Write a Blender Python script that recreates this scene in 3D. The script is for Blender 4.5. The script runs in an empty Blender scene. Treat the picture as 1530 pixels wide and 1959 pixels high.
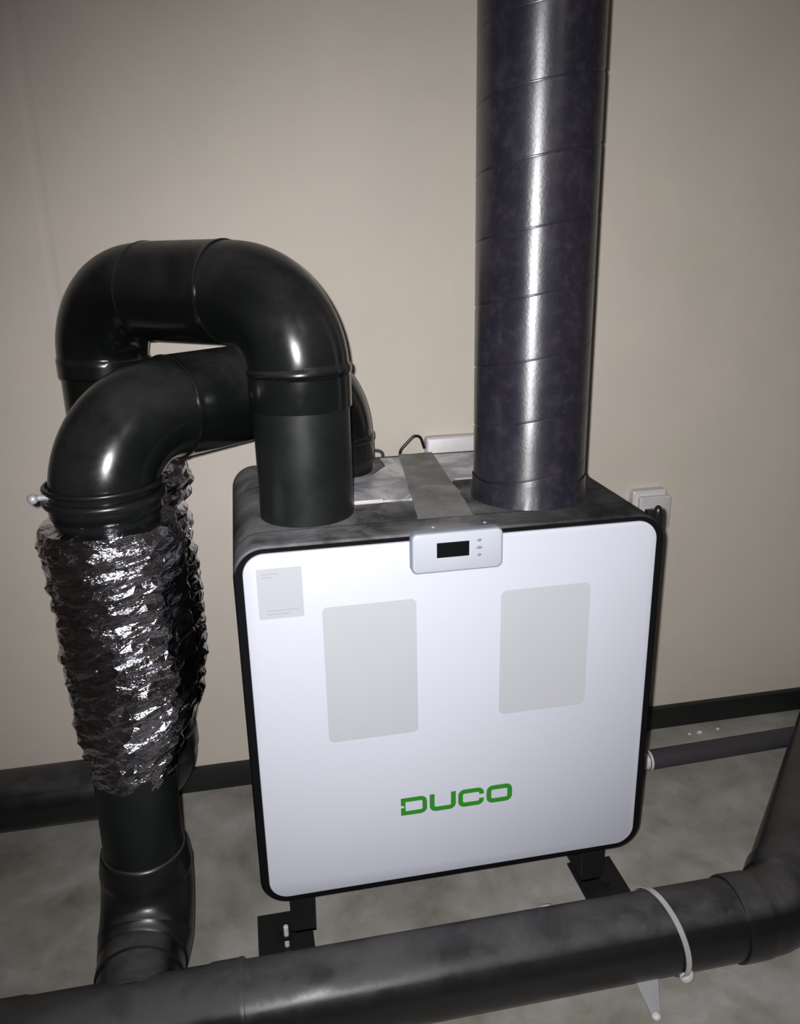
import bpy, bmesh, math, random
from mathutils import Vector, Matrix, noise
C = bpy.context.scene.collection
S = bpy.context.scene
PI = math.pi
random.seed(7)

# ------------------------------------------------------------------ camera
YAW, PITCH, ROLL = 0.187803, 0.316485, -0.0216333
CAM_H = 1.125
F = Vector((math.sin(YAW)*math.cos(PITCH), math.cos(YAW)*math.cos(PITCH), -math.sin(PITCH)))
R0 = Vector((math.cos(YAW), -math.sin(YAW), 0)); U0 = R0.cross(F)
Rv = math.cos(ROLL)*R0 + math.sin(ROLL)*U0
Uv = -math.sin(ROLL)*R0 + math.cos(ROLL)*U0
cd = bpy.data.cameras.new('camera'); cam = bpy.data.objects.new('camera', cd); C.objects.link(cam)
M = Matrix((Rv, Uv, -F)).transposed().to_4x4(); M.translation = (0, 0, CAM_H)
cam.matrix_world = M
cd.sensor_fit = 'HORIZONTAL'; cd.sensor_width = 36; cd.lens = 36*1556.08/1530; cd.clip_start = .02
S.camera = cam

# ------------------------------------------------------------------ world + lights
w = bpy.data.worlds.new('world'); S.world = w; w.use_nodes = True
w.node_tree.nodes['Background'].inputs[0].default_value = (.8, .82, 1, 1)
w.node_tree.nodes['Background'].inputs[1].default_value = .05

def light(name, kind, loc, energy, color, target=None, **kw):
    d = bpy.data.lights.new(name, kind); d.energy = energy; d.color = color
    for k, v in kw.items(): setattr(d, k, v)
    o = bpy.data.objects.new(name, d); C.objects.link(o); o.location = loc
    if target: o.rotation_euler = (Vector(target)-Vector(loc)).to_track_quat('-Z', 'Y').to_euler()
    return o
FL = Vector((0, 0, CAM_H)) - .022*Rv + .015*Uv                       # the phone's flash, beside its lens
light('flash', 'SPOT', FL, 86, (1, .985, 1), FL+F*1.0+Rv*.15-Uv*.07, spot_size=math.radians(108), spot_blend=1.0, shadow_soft_size=.008)
light('added_fill_light', 'AREA', (1.0, -1.0, 2.3), 1.4, (1, .93, .85), (.6, 1.2, .6), shape='DISK', size=.5)  # invented soft fill, added to lift the dark parts; no real lamp

S.view_settings.view_transform = 'Standard'; S.view_settings.look = 'None'
S.view_settings.gamma = 1; S.view_settings.use_curve_mapping = False; S.view_settings.exposure = 0

# ------------------------------------------------------------------ materials
class NT:
    def __init__(s, name):
        s.m = bpy.data.materials.new(name); s.m.use_nodes = True; s.t = s.m.node_tree
        s.b = s.t.nodes['Principled BSDF']; s.co = None
    def n(s, k, **kw):
        o = s.t.nodes.new(k)
        for a, b in kw.items(): setattr(o, a, b)
        return o
    def l(s, a, b): s.t.links.new(a, b)
    def coord(s, scale=(1, 1, 1)):
        if not s.co: s.co = s.n('ShaderNodeTexCoord')
        mp = s.n('ShaderNodeMapping'); mp.inputs['Scale'].default_value = scale
        s.l(s.co.outputs['Object'], mp.inputs[0]); return mp.outputs[0]
    def noise(s, sc, det=4, rough=.55, scale=(1, 1, 1), dist=0):
        o = s.n('ShaderNodeTexNoise'); o.inputs['Scale'].default_value = sc; o.inputs['Detail'].default_value = det
        o.inputs['Roughness'].default_value = rough; o.inputs['Distortion'].default_value = dist
        s.l(s.coord(scale), o.inputs['Vector']); return o.outputs['Fac']
    def ramp(s, fac, stops):
        r = s.n('ShaderNodeValToRGB'); e = r.color_ramp.elements
        while len(e) < len(stops): e.new(.5)
        for x, (p, c) in zip(e, stops):
            x.position = p; x.color = (c[0], c[1], c[2], 1) if hasattr(c, '__len__') else (c, c, c, 1)
        s.l(fac, r.inputs[0]); return r.outputs[0]
    def mix(s, fac, a, b):
        m = s.n('ShaderNodeMix', data_type='RGBA')
        for v, i in ((fac, 0), (a, 6), (b, 7)):
            if hasattr(v, 'links'): s.l(v, m.inputs[i])
            elif i == 0: m.inputs[0].default_value = v
            else: m.inputs[i].default_value = (*v, 1)
        return m.outputs[2]
    def bump(s, h, st, dist=.01):
        b = s.n('ShaderNodeBump'); b.inputs['Strength'].default_value = st; b.inputs['Distance'].default_value = dist
        s.l(h, b.inputs['Height']); s.l(b.outputs[0], s.b.inputs['Normal'])
    def upmask(s, a, b):
        g = s.n('ShaderNodeNewGeometry'); x = s.n('ShaderNodeSeparateXYZ'); s.l(g.outputs['Normal'], x.inputs[0])
        m = s.n('ShaderNodeMapRange', clamp=True); m.inputs[1].default_value = a; m.inputs[2].default_value = b
        s.l(x.outputs[2], m.inputs[0]); return m.outputs[0]
    def mul(s, a, b):
        m = s.n('ShaderNodeMath', operation='MULTIPLY')
        for i, v in enumerate((a, b)):
            if hasattr(v, 'links'): s.l(v, m.inputs[i])
            else: m.inputs[i].default_value = v
        return m.outputs[0]
    def set(s, col=None, rough=None, metal=0, spec=.5):
        for k, v in (('Base Color', col), ('Roughness', rough), ('Metallic', metal), ('Specular IOR Level', spec)):
            if v is None: continue
            if hasattr(v, 'links'): s.l(v, s.b.inputs[k])
            elif k == 'Base Color': s.b.inputs[k].default_value = (*v, 1)
            else: s.b.inputs[k].default_value = v
        return s.m

def plain(name, col, rough=.5, metal=0, spec=.5, var=.12, sc=30):
    t = NT(name); f = t.noise(sc)
    c = t.mix(f, tuple(x*(1-var) for x in col), tuple(min(1, x*(1+var)) for x in col))
    return t.set(c, rough, metal, spec)

def m_wall():
    t = NT('beige_plaster'); a = t.noise(2.2, 5, .6, dist=.6); b = t.noise(9, 6, .65)
    c = t.ramp(a, [(.3, (.555, .51, .425)), (.5, (.60, .55, .465)), (.72, (.64, .58, .505))])
    c2 = t.mix(t.ramp(b, [(.35, 0), (.75, .35)]), c, (.575, .515, .49))
    t.bump(t.noise(60, 4), .08, .004)
    return t.set(c2, .62, 0, .35)
def m_floor():
    t = NT('grey_concrete_floor'); a = t.noise(6.5, 6, .6, dist=.35); b = t.noise(19, 6, .65, dist=.2)
    c = t.ramp(a, [(.34, (.17, .168, .125)), (.5, (.29, .28, .235)), (.66, (.43, .415, .39))])
    c2 = t.mix(t.ramp(b, [(.3, 0), (.7, .6)]), c, (.34, .32, .315))
    t.bump(b, .12, .004)
    return t.set(c2, .8, 0, .3)
def m_duct(name, rough, dust, base=(.010, .011, .011), dustc=(.075, .074, .078), um=(-.15, .95)):
    t = NT(name); a = t.noise(9, 6, .65, dist=.4); b = t.noise(26, 5, .6)
    f = t.mul(t.upmask(*um), t.ramp(a, [(.36, .25), (.62, 1)]))
    f = t.mul(f, dust)
    c = t.mix(f, base, dustc)
    sm = t.ramp(b, [(.35, rough), (.7, rough+.10)])
    r = t.mix(t.mul(f, .9), sm, (.85, .85, .85)); 
    t.bump(t.noise(7, 2), .05, .01)
    return t.set(c, r, 0, .5)
def m_spiral():
    t = NT('dark_spiral_duct'); a = t.noise(12, 6, .62, scale=(1, 1, .8)); b = t.noise(45, 5, .65)
    c = t.mix(a, (.009, .008, .016), (.028, .025, .036))
    c = t.mix(t.ramp(b, [(.48, 0), (.72, .45)]), c, (.060, .055, .070))
    tg = t.n('ShaderNodeTangent', direction_type='RADIAL', axis='Z'); t.l(tg.outputs[0], t.b.inputs['Tangent'])
    t.b.inputs['Anisotropic'].default_value = .75; t.b.inputs['Anisotropic Rotation'].default_value = .25; t.b.inputs['IOR'].default_value = 1.65
    t.bump(t.noise(220, 2), .09, .0015)
    return t.set(c, t.ramp(a, [(.3, .34), (.7, .44)]), 0, .9)
def m_foil():
    t = NT('crumpled_aluminium_foil'); a = t.noise(7, 4); b = t.noise(85, 3, .6, scale=(1, 1, 2.0))
    c = t.mix(a, (.62, .61, .70), (.78, .76, .86))
    t.bump(b, .6, .004)
    return t.set(c, t.ramp(a, [(.3, .12), (.7, .22)]), 1, .5)
def m_casing():
    t = NT('black_foam_casing'); a = t.noise(8, 6, .65, dist=.5); b = t.noise(70, 4)
    f = t.mul(t.upmask(.1, .9), t.ramp(a, [(.36, .2), (.62, 1)]))
    sp = t.n('ShaderNodeSeparateXYZ'); t.l(t.coord(), sp.inputs[0])
    f = t.mul(f, t.ramp(sp.outputs[0], [(.26, 1), (.48, .22)]))     # the dust lies thickest round the left ports
    c = t.mix(f, (.0035, .0032, .0042), (.30, .295, .305))
    t.bump(b, .15, .002)
    return t.set(c, .78, 0, .12)
def m_cover():
    t = NT('dusty_grey_plate'); a = t.noise(14, 5, .6, dist=.8)
    c = t.ramp(a, [(.36, (.26, .26, .31)), (.5, (.48, .48, .53)), (.62, (.80, .80, .84))])
    t.bump(t.noise(22, 3), .3, .006)
    return t.set(c, .42, .2, .5)
def m_tape():
    t = NT('dusty_translucent_tape'); a = t.noise(16, 4, .5, dist=.6)
    c = t.ramp(a, [(.3, (.36, .36, .34)), (.55, (.52, .52, .49)), (.75, (.78, .79, .78))])
    t.bump(t.noise(30, 3), .3, .005)
    return t.set(c, .5, 0, .5)

WALL = m_wall(); FLOOR = m_floor()
DUCT = m_duct('glossy_dark_duct', .13, .40, base=(.0045, .0055, .0052))
DUCTV = m_duct('satin_dark_duct', .36, .35, base=(.006, .008, .0075))
FDUCT = m_duct('dusty_floor_duct', .26, .9, base=(.011, .011, .012), dustc=(.070, .067, .066), um=(.64, .84))
SPIRAL = m_spiral(); FOIL = m_foil(); CASING = m_casing(); COVER = m_cover(); TAPE = m_tape()
WHITE = plain('white_enamel', (.60, .62, .70), .38, 0, .4, .01)
DISP = plain('pale_grey_display_case', (.50, .525, .59), .35, 0, .5, .01)
EDGE = plain('grey_display_rim', (.22, .25, .30), .4)
SCREEN = plain('black_screen', (.006, .007, .008), .15)
BTN = plain('grey_button', (.25, .27, .32), .4)
LABEL = plain('pale_grey_label', (.515, .53, .56), .5, 0, .3, .03, 8)
STICK = plain('faint_sticker', (.50, .52, .56), .45, 0, .3, .02, 40)
INK = plain('faint_grey_print', (.40, .425, .46), .5, 0, .3, .04)
GREEN = plain('green_print', (.03, .24, .02), .5, 0, .3, .05)
BLACKM = plain('matt_black_steel', (.012, .011, .012), .55, .2)
RUBBER = plain('black_rubber', (.010, .010, .012), .3)
STEEL = plain('galvanised_steel', (.62, .62, .66), .35, .45)
BASE = plain('dark_green_skirting', (.009, .012, .010), .55)
PLASTIC = plain('white_plastic', (.62, .60, .60), .4)
HOSE = plain('grey_hose', (.045, .042, .048), .6, sc=50)
CLEAR = plain('pale_seal', (.34, .34, .35), .3)
CRUMB = plain('plaster_crumb', (.62, .60, .55), .9, var=.2)

# ------------------------------------------------------------------ mesh helpers
def obj(name, bm, mat, parent=None, smooth=True, ang=38, label=None):
    if smooth:
        for f in bm.faces: f.smooth = True
        for e in bm.edges:
            if len(e.link_faces) == 2 and e.calc_face_angle(0) > math.radians(ang): e.smooth = False
    me = bpy.data.meshes.new(name); bm.to_mesh(me); bm.free(); me.materials.append(mat)
    o = bpy.data.objects.new(name, me); C.objects.link(o)
    if parent: o.parent = parent; o.matrix_parent_inverse = Matrix.Translation(-Vector(parent_world(parent)))
    if label: o['label'] = label
    return o
def parent_world(p):
    v = Vector(p.location) if p.type == 'EMPTY' else Vector((0, 0, 0))
    q = p.parent
    while q:
        q = q.parent
    return v
def tag(o, label, cat, group=None):
    o['label'] = label; o['category'] = cat
    if group: o['group'] = group
    return o
def thing(name, label, cat, loc, group=None):
    o = bpy.data.objects.new(name, None); C.objects.link(o); o.location = loc; o.empty_display_size = .05
    return tag(o, label, cat, group)
def struct(name, bm, mat, parent=None, **k):
    o = obj(name, bm, mat, parent, **k)
    if not parent: o['kind'] = 'structure'
    return o
def box(bm, x0, x1, y0, y1, z0, z1, bev=0):
    v = [bm.verts.new((x, y, z)) for x in (x0, x1) for y in (y0, y1) for z in (z0, z1)]
    fs = [bm.faces.new([v[i] for i in q]) for q in ((0, 1, 3, 2), (4, 6, 7, 5), (0, 4, 5, 1), (2, 3, 7, 6), (0, 2, 6, 4), (1, 5, 7, 3))]
    bmesh.ops.recalc_face_normals(bm, faces=fs)
    if bev:
        es = list({e for f in fs for e in f.edges})
        bmesh.ops.bevel(bm, geom=es, offset=bev, segments=2, affect='EDGES', profile=.6)
    return bm
def bx(*a, bev=0): return box(bmesh.new(), *a, bev=bev)

def rrect(x0, x1, z0, z1, r, n=8):
    pts = []
    for cx, cz, a in ((x1-r, z1-r, 0), (x0+r, z1-r, 90), (x0+r, z0+r, 180), (x1-r, z0+r, 270)):
        for i in range(n+1):
            t = math.radians(a+90*i/n); pts.append((cx+r*math.cos(t), cz+r*math.sin(t)))
    return pts
def loft(stations, cap0=True, cap1=True, bm=None):
    """stations: list of closed rings (lists of Vector), bridged in order."""
    bm = bm or bmesh.new(); prev = None; first = None
    for ring in stations:
        vs = [bm.verts.new(p) for p in ring]
        if prev:
            n = len(vs)
            for i in range(n): bm.faces.new((prev[i], prev[(i+1) % n], vs[(i+1) % n], vs[i]))
        else: first = vs
        prev = vs
    if cap0: bm.faces.new(list(reversed(first)))
    if cap1: bm.faces.new(prev)
    bmesh.ops.recalc_face_normals(bm, faces=bm.faces)
    return bm
def slab_y(pts_fn, ys):
    """rounded rectangle extruded along Y; ys = [(y, inset)]"""
    return loft([[Vector((x, y, z)) for x, z in pts_fn(ins)] for y, ins in ys])

def path(corners, fillets, step=.008):
    """polyline through corners with circular fillets -> points"""
    P = [Vector(c) for c in corners]; out = [P[0]]
    for i in range(1, len(P)-1):
        a = (P[i-1]-P[i]).normalized(); b = (P[i+1]-P[i]).normalized(); r = fillets[i-1]
        th = a.angle(b); t = r/math.tan(th/2)
        s = P[i]+a*t; e = P[i]+b*t; cen = P[i]+(a+b).normalized()*(r/math.sin(th/2))
        arc = PI-th; n = max(4, int(arc*r/step)); u = (s-cen); ax = u.cross(e-cen).normalized()
        for k in range(n+1):
            out.append(cen + Matrix.Rotation(arc*k/n, 3, ax) @ u)
    out.append(P[-1]); res = [out[0]]
    for p in out[1:]:
        d = (p-res[-1]).length
        if d < 1e-6: continue
        m = max(1, int(d/step)); q = res[-1].copy()
        for k in range(1, m+1): res.append(q.lerp(p, k/m))
    return res
def cum(pts):
    s = [0]
    for a, b in zip(pts, pts[1:]): s.append(s[-1]+(b-a).length)
    return s
def at_s(pts, cs, s):
    for i in range(len(pts)-1):
        if cs[i+1] >= s or i == len(pts)-2:
            t = (s-cs[i])/max(1e-9, cs[i+1]-cs[i]); return pts[i].lerp(pts[i+1], t), i
def sweep(pts, prof, n=56, caps=True, hint=None):
    """prof: list of (s, r) radius profile along arc length; steps given by equal s"""
    cs = cum(pts); L = cs[-1]
    prof = [(min(max(s, 0), L), r) for s, r in prof]
    ks = []
    lo, hi = prof[0][0], prof[-1][0]
    st = sorted({s for s in cs if lo < s < hi})
    def rad(s):
        for (a, ra), (b, rb) in zip(prof, prof[1:]):
            if a <= s <= b and b > a: return ra+(rb-ra)*(s-a)/(b-a)
        return prof[-1][1]
    ks = [(s, rad(s), 1) for s in st if all(abs(s-p[0]) > .0015 for p in prof)] + [(s, r, 0) for s, r in prof]
    idx = {}
    ks = [(s, i, r) for i, (s, r, _) in enumerate(ks)]
    # keep profile order at equal s
    npf = len(prof); base = len(ks)-npf
    ks.sort(key=lambda k: (round(k[0], 7), k[1]))
    # parallel transport frames at pts
    T = [(pts[min(i+1, len(pts)-1)]-pts[max(i-1, 0)]).normalized() for i in range(len(pts))]
    u = Vector(hint) if hint else (Vector((0, 0, 1)) if abs(T[0].z) < .9 else Vector((1, 0, 0)))
    u = (u-T[0]*u.dot(T[0])).normalized(); Us = [u]
    for i in range(1, len(pts)):
        u = Us[-1]; u = (u-T[i]*u.dot(T[i])).normalized(); Us.append(u)
    rings = []
    for s, _, r in ks:
        p, i = at_s(pts, cs, s); f = (s-cs[i])/max(1e-9, cs[i+1]-cs[i])
        t = T[i].lerp(T[i+1], f).normalized(); u = Us[i].lerp(Us[i+1], f); u = (u-t*u.dot(t)).normalized(); v = t.cross(u)
        rings.append([p+u*(r*math.cos(2*PI*k/n))+v*(r*math.sin(2*PI*k/n)) for k in range(n)])
    return loft(rings, caps, caps)
def cyl(a, b, r, n=48, ends=.0):
    a, b = Vector(a), Vector(b); L = (b-a).length
    return sweep([a, b], [(0, r), (L, r)] if not ends else [(0, r-ends), (ends, r), (L-ends, r), (L, r-ends)], n)
def ring(bm, c, axis, R, r, n=64, m=12, sx=1, sy=1):
    """torus"""
    c = Vector(c); t = Vector(axis).normalized(); u = t.orthogonal().normalized(); v = t.cross(u); vs = []
    for i in range(n):
        a = 2*PI*i/n; d = u*math.cos(a)+v*math.sin(a)
        vs.append([bm.verts.new(c+d*(R+r*sx*math.cos(2*PI*j/m))+t*(r*sy*math.sin(2*PI*j/m))) for j in range(m)])
    for i in range(n):
        for j in range(m):
            bm.faces.new((vs[i][j], vs[(i+1) % n][j], vs[(i+1) % n][(j+1) % m], vs[i][(j+1) % m]))
    bmesh.ops.recalc_face_normals(bm, faces=bm.faces)
    return bm
def ball(c, r, sx=1, sy=1, sz=1, n=20):
    bm = bmesh.new(); bmesh.ops.create_uvsphere(bm, u_segments=n, v_segments=n//2, radius=r)
    for v in bm.verts: v.co = Vector((v.co.x*sx, v.co.y*sy, v.co.z*sz))+Vector(c)
    return bm
def prism_z(poly, z0, z1, bev=0):
    return loft([[Vector((x, y, z0)) for x, y in poly], [Vector((x, y, z1)) for x, y in poly]])

# ------------------------------------------------------------------ the room
WY = 1.575
struct('floor', bx(-2.2, 3.0, -2.6, WY+.1, -.1, 0), FLOOR)
sx = -.312
# plastered wall with the shallow filled joint between two boards
prof = [(-2.2, 0), (sx-.012, 0), (sx-.003, .0010), (sx+.003, .0010), (sx+.012, 0), (3.0, 0)]
bm = loft([[Vector((x, WY+d, z)) for x, d in prof]+[Vector((3.0, WY+.1, z)), Vector((-2.2, WY+.1, z))] for z in (0, 2.5)])
struct('wall_back', bm, WALL, smooth=False)
struct('wall_left', bx(-2.3, -2.2, -2.6, WY+.1, 0, 2.5), WALL)
struct('wall_right', bx(3.0, 3.1, -2.6, WY+.1, 0, 2.5), WALL)
struct('wall_front', bx(-2.2, 3.0, -2.7, -2.6, 0, 2.5), WALL)
struct('ceiling', bx(-2.2, 3.0, -2.6, WY+.1, 2.5, 2.6), WALL)
struct('baseboard_back', bx(-2.2, 3.0, WY-.016, WY, 0, .056, bev=.003), BASE)

# ------------------------------------------------------------------ ventilation unit
Y0, Y1 = 1.070, 1.530
X0, X1, Z0, Z1 = -.0345, .6130, .123, .7335
unit = thing('ventilation_unit', 'white-fronted black heat recovery ventilation unit standing on the concrete floor', 'ventilation unit', (.29, 1.3, 0))
def cas(ins): return rrect(X0+ins, X1-ins, Z0+ins, Z1-ins, .044-ins, 10)
ys = [(Y0+.004, .013), (Y0+.002, .006), (Y0, .004), (Y0, .0035), (Y0+.004, 0)]
ys = [(Y0, .012), (Y0, .003), (Y0+.003, 0), (1.130, 0), (1.1305, .0022), (1.1335, .0022), (1.134, 0),
      (1.368, 0), (1.3685, .003), (1.3725, .003), (1.373, 0), (Y1-.006, 0), (Y1, .006)]
obj('casing', slab_y(cas, ys), CASING, unit)
PX0, PX1, PZ0, PZ1 = -.0212, .5990, .1362, .7240
PY = 1.0660
def pan(ins): return rrect(PX0+ins, PX1-ins, PZ0+ins, PZ1-ins, .031-ins, 10)
panel = obj('front_panel', slab_y(pan, [(PY, .0018), (PY+.0006, .0006), (PY+.002, 0), (Y0+.001, 0)]), WHITE, unit)
# blank pale grey labels and the small sticker
def flat(name, x0, x1, z0, z1, r, mat, th=.0004, y=PY, label=None, corners=None):
    def fn(ins): return rrect(x0+ins, x1-ins, z0+ins, z1-ins, max(.0005, r-ins), 6)
    return obj(name, slab_y(fn, [(y-th, .0001), (y+.0002, 0)]), mat, panel, label=label)
flat('blank_label', .0858, .2240, .4110, .6350, .008, LABEL, label='left blank pale grey label')
flat('blank_label', .3530, .4955, .4225, .6335, .010, LABEL, label='right blank pale grey label')
flat('sticker', -.0028, .0605, .6255, .7020, .002, STICK, label='faint bluish information sticker')
for z, xa, xb in ((.6935, .004, .028), (.6885, .004, .020), (.6375, .008, .052), (.6320, .008, .040)):
    flat('print_line', xa, xb, z, z+.0016, .0004, INK, y=PY-.0004)
# green lettering D U C O
def ribbon(bm, pts, wd, closed=False, y=PY, th=.0005):
    n = len(pts); L = []; Rr = []
    for i, p in enumerate(pts):
        a = pts[i-1] if (i > 0 or closed) else None; b = pts[(i+1) % n] if (i < n-1 or closed) else None
        d = Vector((0, 0))
        if a: d += (Vector(p)-Vector(a)).normalized()
        if b: d += (Vector(b)-Vector(p)).normalized()
        d.normalize(); nn = Vector((-d.y, d.x)); k = wd/2
        if a and b:
            e = (Vector(b)-Vector(p)).normalized(); k = k/max(.6, d.dot(e))
        L.append(Vector(p)+nn*k); Rr.append(Vector(p)-nn*k)
    def V(p, yy): return bm.verts.new((p.x, yy, p.y))
    lf, rf = [V(p, y-th) for p in L], [V(p, y-th) for p in Rr]; lb, rb = [V(p, y+.0002) for p in L], [V(p, y+.0002) for p in Rr]
    for i in range(n if closed else n-1):
        j = (i+1) % n
        for q in ((lf[i], lf[j], rf[j], rf[i]), (lf[i], lb[i], lb[j], lf[j]), (rf[i], rf[j], rb[j], rb[i])): bm.faces.new(q)
    if not closed:
        for i in (0, n-1): bm.faces.new((lf[i], rf[i], rb[i], lb[i]))
def arc(cx, cz, r, a0, a1, n=5): return [(cx+r*math.cos(math.radians(a0+(a1-a0)*i/n)), cz+r*math.sin(math.radians(a0+(a1-a0)*i/n))) for i in range(n+1)]
h, lw, sw = .0322, .0425, .0074
zb = .2598
def letter(ch, x, z):
    bm = bmesh.new(); a, b, c, d = x+sw/2, x+lw-sw/2, z+sw/2, z+h-sw/2; r = .0065
    zm = (c+d)/2
    if ch == 'D':
        ribbon(bm, [(x, c)]+arc(b-r, c+r, r, -90, 0)+arc(b-r, d-r, r, 0, 90)+[(x, d)], sw)
        ribbon(bm, [(a, d-sw/2+.0001), (a, zm+.0022)], sw); ribbon(bm, [(a, c+sw/2-.0001), (a, zm-.0022)], sw)
        ribbon(bm, [(a+sw/2-.0012, zm+.0021), (a+sw/2-.0012, zm-.0021)], .0024)
    if ch == 'U': ribbon(bm, [(a, z+h)]+arc(a+r, c+r, r, 180, 270)+arc(b-r, c+r, r, -90, 0)+[(b, z+h)], sw+.0006)
    if ch == 'C': ribbon(bm, [(b, d-.0085)]+arc(b-r, d-r, r, 10, 90)+arc(a+r, d-r, r, 90, 180)+arc(a+r, c+r, r, 180, 270)+arc(b-r, c+r, r, -90, -10)+[(b, c+.0085)], sw+.0004)
    if ch == 'O': ribbon(bm, arc(b-r, d-r, r, 0, 90)+arc(a+r, d-r, r, 90, 180)+arc(a+r, c+r, r, 180, 270)+arc(b-r, c+r, r, 270, 360), sw+.0006, True)
    bmesh.ops.recalc_face_normals(bm, faces=bm.faces)
    obj('letter', bm, GREEN, panel, smooth=False)
for ch, x in zip('DUCO', (.1938, .2410, .2880, .3355)): letter(ch, x, zb)
# control display, clipped over the panel's top edge
DX0, DX1, DZ0, DZ1, DY = .2160, .3490, .6790, .7390, 1.0500
disp = obj('control_display', slab_y(lambda i: rrect(DX0+i, DX1-i, DZ0+i, DZ1-i, .0085-i*.5, 8), [(DY, .0028), (DY+.0009, .0012), (DY+.0035, .0006), (DY+.0035, .0006)]), DISP, unit)
obj('display_rim', slab_y(lambda i: rrect(DX0-.0009+i, DX1+.0009-i, DZ0-.0012+i, DZ1+.0004-i, .009, 8), [(DY+.0034, .0004), (DY+.0042, 0), (PY+.0005, 0)]), EDGE, disp)
obj('screen', bx(.2515, .2990, DY-.0006, DY+.002, .7015, .7240, bev=.0003), SCREEN, disp)
for z, wd in ((.7235, .0068), (.7122, .0092), (.7010, .0064)):
    obj('button', ball((.3140, DY, z), .0027, wd/.0054, .25, .85), BTN, disp)
# top of the casing
TOP = Z1
poly = [(.158, 1.232), (.300, 1.226), (.338, 1.245), (.338, 1.300), (.350, 1.325), (.560, 1.33), (.560, 1.50), (.248, 1.50), (.248, 1.44), (.215, 1.385), (.158, 1.372)]
obj('top_plate', prism_z(poly, TOP-.002, TOP+.0035), COVER, unit, label='dusty light grey plate let into the casing top')
obj('plate_edge_glare', bx(.160, .206, 1.2285, 1.2335, TOP-.001, TOP+.006, bev=.001), PLASTIC, unit, label='white strip standing in for glare on the plate edge')  # glare along the plate's front edge, put in as white colour
for x, y in ((.256, 1.092), (.335, 1.094)):
    obj('screw', ball((x, y, TOP), .0028, 1, 1, .5), STEEL, unit)
# the strip of film taped down over plate and casing, front to back
bm = bmesh.new(); rows = []
for k in range(25):
    t = k/24
    xl = .2410+(.2870-.2410)*t; xr = .3265+(.3530-.3265)*t; y = 1.128+(1.512-1.128)*t
    row = []
    for j in range(9):
        u = j/8; x = xl+(xr-xl)*u
        z = TOP+.0052+.0012*noise.noise(Vector((x*40, y*30, 1)))+(0 if t > .22 else -.0038*(1-t/.22))+.0012*math.sin(t*9)
        row.append((x+.002*noise.noise(Vector((0, y*50, j//8*5))), y+.002*noise.noise(Vector((x*60, 3, k//24*7))), z))
    rows.append(row)
va = [[bm.verts.new(p) for p in r] for r in rows]
for k in range(24):
    for j in range(8): bm.faces.new((va[k][j], va[k][j+1], va[k+1][j+1], va[k+1][j]))
g = bmesh.ops.solidify(bm, geom=bm.faces[:], thickness=.0008)
bmesh.ops.recalc_face_normals(bm, faces=bm.faces)
tag(obj('tape_strip', bm, TAPE), 'dusty grey strip of film taped front to back across the top of the unit', 'tape')
# latch lug on the top right edge
bm = ball((.6105, 1.090, .7270), .0088, .8, .8, 1.35)
box(bm, .6035, .6165, 1.084, 1.096, .700, .728, bev=.003); box(bm, .590, .606, 1.084, 1.096, .712, .7335, bev=.0035)
obj('latch', bm, RUBBER, unit)
# fittings on the right-hand side
o = obj('side_screw', cyl((.612, 1.20, .142), (.621, 1.20, .142), .0085, 20, .002), STEEL, unit)
# feet: steel plate on the floor with an upright and an anchor bolt
def foot(cx, y0, y1, x0, x1, bolt, gl, rot=0):
    f = bx(x0, x1, y0, y1, 0, .005, bev=.0015)
    box(f, cx-.021, cx+.021, y1-.052, y1-.047, .004, Z0+.004)
    box(f, cx-.021, cx+.021, y1-.052, y1+.02, .004, .009)
    fo = obj('foot', f, BLACKM, unit, smooth=False)
    b = cyl((bolt[0], bolt[1], .004), (bolt[0], bolt[1], .016), .011, 6); obj('bolt', b, gl, fo, smooth=False)
    obj('washer', cyl((bolt[0], bolt[1], .0045), (bolt[0], bolt[1], .007), .017, 28), BLACKM, fo)
foot(.030, 1.080, 1.175, -.049, .045, (-.002, 1.123), BLACKM)
obj('threaded_rod', cyl((-.0010, 1.100, .004), (-.0010, 1.100, .046), .0042, 20, .001), PLASTIC, unit, label='vertical fixing rod with its glint painted white')  # white colour stands in for the reflection on the shiny rod
obj('rod_nut', cyl((-.0010, 1.100, .0215), (-.0010, 1.100, .0275), .0085, 6), BLACKM, unit, smooth=False)
foot(.560, 1.090, 1.180, .532, .618, (.580, 1.115), BLACKM)

# ------------------------------------------------------------------ tall spiral duct
def spiral_duct(cx, cy, R, z0, z1, pitch, phase):
    bm = bmesh.new(); n = 96; vs = [(0, -.0016), (.0012, -.0014), (.0022, 0), (.004, .0001), (.01, 0), (pitch*.5, 0), (pitch-.004, 0), (pitch-.001, -.0004)]
    turns = int((z1-z0)/pitch)+3; prev = None; cols = []
    for i in range(turns*n+1):
        a = 2*PI*i/n; zz = z0-pitch+phase+pitch*i/n-pitch
        cols.append([bm.verts.new((cx+(R+d)*math.cos(a), cy+(R+d)*math.sin(a), min(max(zz+v, z0), z1))) for v, d in vs])
    for i in range(len(cols)-1):
        for j in range(len(vs)-1): bm.faces.new((cols[i][j], cols[i+1][j], cols[i+1][j+1], cols[i][j+1]))
        if i+n+1 < len(cols)+0 and i+n+1 <= len(cols)-1:
            bm.faces.new((cols[i][-1], cols[i+1][-1], cols[i+1+n][0], cols[i+n][0]))
    bmesh.ops.remove_doubles(bm, verts=bm.verts, dist=1e-5)
    bmesh.ops.dissolve_degenerate(bm, edges=bm.edges, dist=1e-6)
    bmesh.ops.recalc_face_normals(bm, faces=bm.faces)
    return bm
TX, TY, TR = .446, 1.218, .0893
tall = thing('spiral_duct', 'tall dark spiral-seamed ventilation duct rising from the unit top to the ceiling', 'duct', (TX, TY, TOP))
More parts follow.
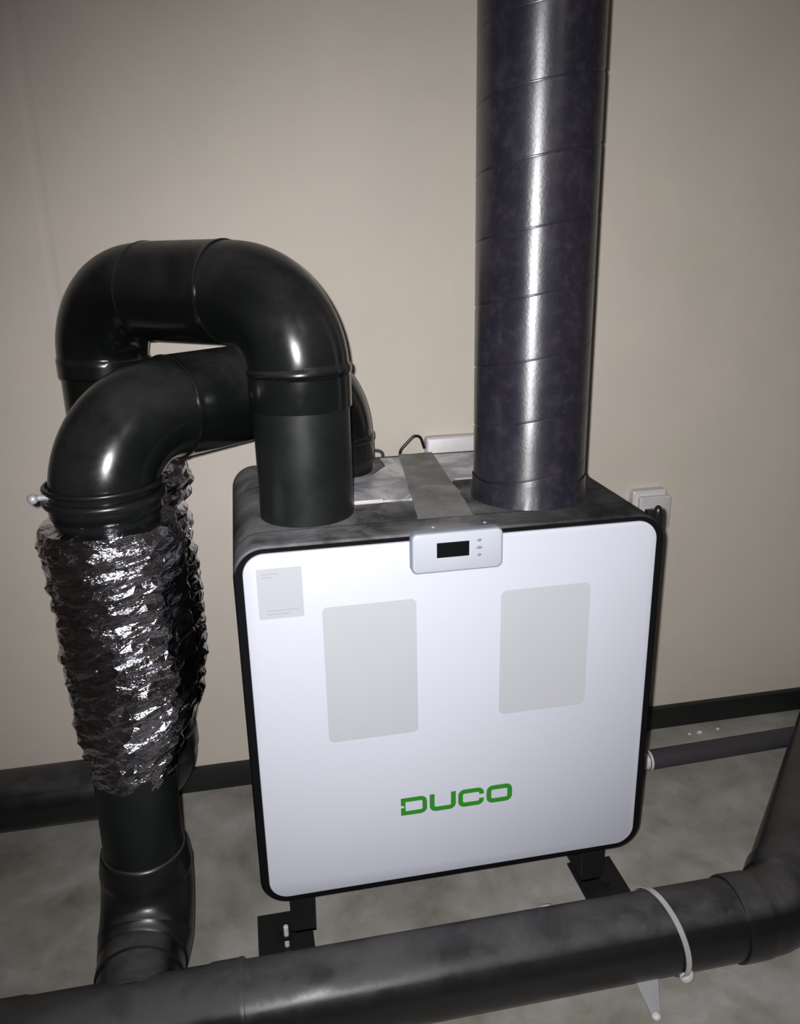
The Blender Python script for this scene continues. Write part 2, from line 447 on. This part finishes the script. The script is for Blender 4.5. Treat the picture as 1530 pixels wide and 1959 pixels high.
obj('pipe', spiral_duct(TX, TY, TR, TOP+.0005, 2.5, .0915, .0730), SPIRAL, tall, ang=25)
# crinkled tape collar at its foot
bm = bmesh.new(); rows = []
for k in range(9):
    t = k/8; rr = []
    for i in range(120):
        a = 2*PI*i/120
        d = .0022+.0018*(1-t)*abs(noise.noise(Vector((math.cos(a)*9, math.sin(a)*9, t*1.2)))) + (.002*(1-t)**3)
        zt = TOP+.0365+.004*noise.noise(Vector((math.cos(a)*4, math.sin(a)*4, 5)))
        rr.append(Vector((TX+(TR+d)*math.cos(a), TY+(TR+d)*math.sin(a), TOP+.0005+(zt-TOP)*t)))
    rows.append(rr)
obj('collar', loft(rows, False, False), SPIRAL, tall, ang=60, label='crinkled dark tape collar')

# ------------------------------------------------------------------ the two curved ducts over the unit
R = .073
def elbow_prof(a, b, r=R, lip=.0035, sock=.028):
    """smooth bend between arc lengths a and b with raised sockets at its ends"""
    return [(a, r+lip+.002), (a+.002, r+lip+.0035), (a+.005, r+lip+.002), (a+.008, r+lip), (a+sock, r+lip), (a+sock+.006, r+.0012),
            (b-sock-.006, r+.0012), (b-sock, r+lip), (b-.008, r+lip), (b-.005, r+lip+.002), (b-.002, r+lip+.003), (b, r+lip+.001)]
def curved(name, label, A, B, zt, zend, rb, sk0, lo):
    A, B = Vector((A[0], A[1], 0)), Vector((B[0], B[1], 0))
    pts = path([(A.x, A.y, TOP+.001), (A.x, A.y, zt), (B.x, B.y, zt), (B.x, B.y, zend)], [rb, rb])
    cs = cum(pts); Lv = zt-rb-TOP-.001; arcl = PI/2*rb; mid = (B-A).length-2*rb; L = cs[-1]
    t = thing(name, label, 'duct', (A.x, A.y, TOP))
    e1a, e1b = Lv-sk0, Lv+arcl+.012; e2a, e2b = Lv+arcl+mid-.012, Lv+2*arcl+mid+lo
    obj('pipe', sweep(pts, [(0, R-.001), (e1a+.012, R-.001)]), DUCTV, t)
    obj('elbow', sweep(pts, [(e1a, R+.002), (e1a+.001, R+.0028), (Lv-.006, R+.0028), (Lv-.004, R+.0045), (Lv-.001, R+.0048), (Lv+.003, R+.0042), (Lv+.006, R+.001), (e1b-.02, R+.001), (e1b, R+.0015)]), DUCT, t)
    obj('coupling', sweep(pts, [(e1b-.001, R+.001), (e1b-.001, R+.0034), (e1b+.001, R+.0042), (e1b+.004, R+.003), (e2a-.004, R+.003), (e2a-.001, R+.0042), (e2a+.001, R+.0034), (e2a+.001, R+.001)]), DUCT, t)
    obj('elbow', sweep(pts, [(e2a, R+.0015), (e2a+.02, R+.001), (Lv+2*arcl+mid-.004, R+.001), (Lv+2*arcl+mid, R+.003), (e2b-.002, R+.003), (e2b, R+.002)]), DUCT, t)
    obj('pipe', sweep(pts, [(e2b-.01, R-.001), (L, R-.001)]), DUCT, t)
    return t, pts
FA, FB = (.083, 1.206), (-.226, 1.455)      # front port -> rear flexible hose
RA, RB = (.152, 1.448), (-.201, 1.150)      # rear port -> front flexible hose
curved('arched_duct', 'high glossy black arched duct rising from the front port of the unit', FA, FB, 1.064, .745, .108, .055, .03)
curved('arched_duct', 'low glossy black arched duct passing under the high arch from the rear port', RA, RB, .906, .770, .108, .040, .02)

# ------------------------------------------------------------------ foil hoses
def foil_sleeve(cx, cy, prof, seed, n=46, m=72, rib=.0016, drift=0, tw=1.0):
    """crumpled foil sleeve following (z, r, dx) profile from top to bottom"""
    rows = []; rnd = random.Random(int(seed*10))
    z1, z0 = prof[0][0], prof[-1][0]
    for k in range(m+1):
        t = k/m; z = z1+(z0-z1)*t
        for (za, ra, xa), (zb_, rb_, xb) in zip(prof, prof[1:]):
            if za >= z >= zb_ or (k == m and zb_ == z0):
                f = (za-z)/max(1e-9, za-zb_); f = min(1, max(0, f)); f2 = f*f*(3-2*f); r = ra+(rb_-ra)*f2; dx = xa+(xb-xa)*f2
                if za >= z >= zb_: break
        row = []
        for i in range(n):
            a = 2*PI*i/n; ca, sa = math.cos(a), math.sin(a)
            p = Vector((ca*1.6, sa*1.6, z*22))
            j1, j2 = rnd.uniform(-.45, .45), rnd.uniform(-.38, .38)
            a2 = a+j1*2*PI/n; z2 = z+j2*(z1-z0)/m*(1 if 0 < k < m else 0); ca, sa = math.cos(a2), math.sin(a2)
            bot = min(1, max(0, (t-.45)/.4)); zt = z2-.55*bot*ca*r
            q = Vector((ca*1.4+seed, sa*1.4, zt*20))
            c1 = 1-abs(noise.noise(q))*2; c2 = noise.noise(q*2.1+Vector((7, 1, 3))); c3 = rnd.uniform(-1, 1)
            sag = math.sin(zt*2*PI/.027+1.6*noise.noise(Vector((ca*1.2+seed, sa*1.2, z*9))))
            e = min(1, t*14)*min(1, (1-t)*14)
            d = (rib*sag+.0042*c1+.0038*c2+.0018*c3)*(.25+.75*e)-.002
            row.append(Vector((cx+dx+(r+d)*ca, cy+(r+d)*sa, z2)))
        rows.append(row)
    bm = loft(rows, False, False)
    bmesh.ops.triangulate(bm, faces=bm.faces, quad_method='ALTERNATE')
    return bm
hz = thing('foil_hose', 'crumpled silver foil flexible hose hanging in front, clamped under the low arch', 'flexible duct', (-.201, 1.15, .38), 'foil hoses')
obj('foil_sleeve', foil_sleeve(-.201, 1.15, [(.772, .068, 0), (.766, .092, 0), (.745, .098, .002), (.70, .096, .003), (.62, .094, .004), (.55, .095, .006), (.50, .094, .005), (.45, .086, -.001), (.40, .072, -.008), (.375, .065, -.011), (.345, .063, -.012)], 3.1), FOIL, hz, smooth=False)
obj('cuff', cyl((-.201, 1.15, .755), (-.201, 1.15, .806), .0715, 56, .002), RUBBER, hz)
bm = bmesh.new(); ring(bm, (-.201, 1.15, .8015), (0, 0, 1), .0775, .0060, 80, 14, 1, 1.15)
cl = obj('clamp_band', bm, RUBBER, hz)
bm = bmesh.new(); ring(bm, (-.201, 1.15, .8200), (0, 0, 1), .0775, .0040, 80, 12)
obj('clamp_rim', bm, RUBBER, hz)
obj('clamp_bolt', cyl((-.297, 1.128, .8105), (-.268, 1.128, .8105), .0045, 16, .001), STEEL, cl)
obj('bolt_head', ball((-.289, 1.122, .8110), .0072), STEEL, cl)
hr = thing('foil_hose', 'shaded silver foil flexible hose hanging behind, nearer the wall, under the high arch', 'flexible duct', (-.226, 1.455, .3), 'foil hoses')
obj('foil_sleeve', foil_sleeve(-.226, 1.455, [(.790, .074, .012), (.772, .098, .014), (.74, .108, .014), (.71, .104, .012), (.690, .094, .006), (.672, .104, .008), (.64, .106, .006), (.55, .108, .008), (.48, .108, .010), (.40, .100, .016), (.33, .085, .020), (.28, .072, .018), (.26, .066, .018)], 11.7, n=44, m=66, rib=.0035), FOIL, hr, smooth=False)

# ------------------------------------------------------------------ floor ducts
RF = .0635
fd = thing('floor_duct', 'dusty black duct lying along the floor in front of the unit', 'duct', (.3, .937, 0))
FY, FZ = .939, .0665
XE = .778                                    # corner of the right-hand bend
d45 = Vector((.70, .714, 0)).normalized()
cor = Vector((XE+.022, FY, FZ)); far = cor+d45*1.05
ptsF = path([(-1.0, FY, FZ), tuple(cor), tuple(far)], [.085])
csF = cum(ptsF)
def sX(x): return x+1.0
tw_ = .085*math.tan(math.radians(45.5)/2)
e_a = sX(cor.x-tw_); e_b = e_a+.085*math.radians(45.5)
obj('pipe', sweep(ptsF, [(0, RF), (sX(-.405), RF)]), FDUCT, fd)
obj('pipe', sweep(ptsF, [(sX(-.080), RF), (e_a-.02, RF)]), FDUCT, fd)
obj('elbow', sweep(ptsF, [(e_a-.055, RF+.0010), (e_a-.055, RF+.0035), (e_a-.050, RF+.0042), (e_a-.010, RF+.0035), (e_a, RF+.001), (e_b, RF+.001), (e_b+.004, RF+.0035), (e_b+.040, RF+.0035), (e_b+.044, RF+.0035), (e_b+.044, RF)]), FDUCT, fd)
obj('pipe', sweep(ptsF, [(e_b+.03, RF), (csF[-1], RF)]), FDUCT, fd)
# tee under the front hose: run along X with the branch coming forward from the bend
HX = -.226
bm = sweep([Vector((-.42, FY, FZ)), Vector((-.066, FY, FZ))], [(0, RF+.001), (0, RF+.0035), (.045, RF+.0035), (.052, RF+.0015), (.302, RF+.0015), (.309, RF+.0035), (.346, RF+.0035), (.350, RF+.0045), (.354, RF+.0035), (.354, RF+.001)])
tee = obj('tee', bm, FDUCT, fd)
obj('branch', sweep([Vector((HX, FY+.02, FZ)), Vector((HX, 1.060, FZ))], [(0, RF), (.06, RF), (.062, RF+.0035), (.097, RF+.0035), (.101, RF+.003)]), FDUCT, tee)
rd = path([(HX, 1.045, FZ), (-.219, 1.150, FZ), (-.2125, 1.150, .40)], [.098]); cr = cum(rd); L = cr[-1]; ea = PI/2*.098+.007
obj('elbow', sweep(rd, [(0, RF-.001), (.012, RF+.006), (.05, RF+.011), (ea, RF+.009), (ea+.004, RF+.0095), (ea+.010, RF+.0095), (ea+.036, RF+.0055), (ea+.044, RF+.0035), (ea+.046, RF+.001)]), FDUCT, fd, label='bend turning up to the front hose')
obj('pipe', sweep(rd, [(ea+.02, RF-.001), (L, RF-.001)]), DUCTV, fd)
# strap round the floor duct with its floor anchor
st = thing('pipe_strap', 'thin galvanised strap looped over the floor duct near its right end', 'pipe strap', (.585, .93, 0))
bm = bmesh.new(); n = 72; rr = []
ax = Vector((.985, -.17, 0)).normalized()
cS = Vector((.590, FY, FZ))
for i in range(n+1):
    a = math.radians(150-300*i/n) if False else math.radians(-62+ (302)*i/n)
    # angle measured in the plane across the pipe; 180 deg faces the camera
    dv = Vector((0, -math.cos(a+PI), 0))*1.0
    c_, s_ = math.cos(a), math.sin(a)
    p = cS+Vector((0.0, c_*(RF+.0045), s_*(RF+.0045))); p.x += .0+.020*(-s_)*0+(.012*(-c_))-.006*s_
    rr.append((p, Vector((0, c_, s_))))
rings = []
for p, nr in rr:
    w2 = Vector((.0042, 0, 0)); rings.append([p-w2+nr*.0012, p+w2+nr*.0012, p+w2-nr*.0012, p-w2-nr*.0012])
obj('band', loft(rings), STEEL, st, ang=60)
obj('clasp', ball((.6100, FY-.054, FZ-.0385), .0112, 1.05, .8, 1.2), PLASTIC, st)
bm = bmesh.new(); tp = [(.527, .900, .030), (.566, .893, .026), (.5465, .847, .004), (.5345, .848, .004)]
va = [bm.verts.new(p) for p in tp]; vb = [bm.verts.new((p[0], p[1]+.0012, p[2]-.0025)) for p in tp]
bm.faces.new(va); bm.faces.new(vb[::-1])
for k in range(4): bm.faces.new((va[k], vb[k], vb[(k+1) % 4], va[(k+1) % 4]))
bmesh.ops.recalc_face_normals(bm, faces=bm.faces)
obj('anchor_tongue', bm, CLEAR, st, smooth=False)
obj('anchor_screw', ball((.5400, .8470, .0060), .0075, 1, 1, .8), PLASTIC, st, label='pale screw head')

# rear left duct: along the wall, turning up into the rear hose
rl = thing('wall_duct', 'black duct running along the skirting at the left, turning up into the rear foil hose', 'duct', (-.5, 1.478, 0))
WRZ, WRY = .0905, 1.492
RR = .060
HX2 = -.209
pw = path([(-1.6, WRY, WRZ), (HX2, WRY, WRZ), (HX2, 1.462, .34)], [.085]); cw = cum(pw); L = cw[-1]
pv = .34-WRZ
s1 = (-1.6, 0)
sE = (HX2-.085)+1.6; sF = sE+PI/2*.085
obj('pipe', sweep(pw, [(0, RR), (sE-.02, RR)]), FDUCT, rl)
obj('elbow', sweep(pw, [(sE-.05, RR), (sE-.05, RR+.004), (sE-.012, RR+.004), (sE, RR+.001), (sF, RR+.001), (sF+.008, RR+.004), (sF+.045, RR+.004), (sF+.046, RR+.001)]), FDUCT, rl)
obj('pipe', sweep(pw, [(sF+.03, RR-.001), (L, RR-.001)]), DUCTV, rl)

# hose at the right, by the skirting
ho = thing('drain_hose', 'slim grey hose lying on the floor along the skirting right of the unit', 'hose', (1.2, 1.43, 0))
hp = path([(.800, 1.412, .0290), (1.25, 1.425, .0290), (1.9, 1.40, .0290)], [1.5], .012)
obj('pipe', sweep(hp, [(.012, .0215), (cum(hp)[-1], .0215)], 28), HOSE, ho)
obj('end_cap', sweep(hp, [(0, .013), (.003, .0175), (.010, .0195), (.016, .0225), (.019, .0225), (.020, .018)], 28), PLASTIC, ho, label='white end cap')

# ------------------------------------------------------------------ things on the wall
so = thing('wall_socket', 'white surface-mounted wall socket low on the wall behind the right edge of the unit', 'socket', (.85, WY, .57))
obj('backbox', slab_y(lambda i: rrect(.809+i, .8880-i, .530+i, .6105-i, .006, 6), [(WY-.022, .003), (WY-.019, 0), (WY, 0)]), PLASTIC, so)
obj('cover', slab_y(lambda i: rrect(.820+i, .8930-i, .526+i, .5985-i, .003, 5), [(WY-.033, .002), (WY-.031, 0), (WY-.020, 0)]), PLASTIC, so)
jb = thing('junction_box', 'white junction box on the wall seen between the arches and the tall duct', 'box', (.42, WY, .75))
obj('body', slab_y(lambda i: rrect(.352+i, .520-i, .640+i, .7580-i, .006, 6), [(WY-.024, .003), (WY-.021, 0), (WY, 0)]), PLASTIC, jb)
cp = path([(.350, WY-.012, .735), (.338, WY-.014, .772), (.300, WY-.014, .735), (.285, WY-.012, .60)], [.012, .02], .004)
tag(obj('cable', sweep(cp, [(0, .0030), (cum(cp)[-1], .0030)], 12), RUBBER), 'short dark cable looping out of the junction box behind the unit', 'cable')
cp = path([(.225, 1.545, .64), (.232, 1.548, .744), (.262, 1.548, .738), (.262, 1.55, .60)], [.01, .01], .004)
tag(obj('cable', sweep(cp, [(0, .0032), (cum(cp)[-1], .0032)], 12), HOSE), 'grey cable end arching up behind the rear port of the unit', 'cable')
tag(obj('cable_clip', slab_y(lambda i: rrect(.213+i, .241-i, .735+i, .772-i, .008, 6), [(WY-.014, .002), (WY-.012, 0), (WY, 0)]), PLASTIC), 'small white clip on the wall beside the rear arched duct', 'clip')

# ------------------------------------------------------------------ crumbs on the floor
def crumb(c, s, label):
    bm = bmesh.new(); bmesh.ops.create_icosphere(bm, subdivisions=2, radius=s)
    for v in bm.verts:
        k = 1+.35*noise.noise(v.co*(1.1/s)+Vector(c)*9); v.co = Vector((v.co.x*k*1.2, v.co.y*k, max(v.co.z*k*.7, -s*.45)))+Vector((c[0], c[1], s*.45))
    tag(obj('plaster_crumb', bm, CRUMB, ang=25), label, 'debris', 'plaster crumbs on the floor')
crumb((.453, 1.082, 0), .0105, 'pale plaster crumb on the floor between the unit and the floor duct')
crumb((1.008, 1.522, 0), .0060, 'largest pale crumb at the foot of the skirting right of the unit')
crumb((.982, 1.522, 0), .0038, 'small pale crumb just left of the largest one by the skirting')
crumb((1.058, 1.526, 0), .0042, 'pale crumb further right along the skirting above the grey hose')
for m_ in bpy.data.materials: m_.use_backface_culling = False
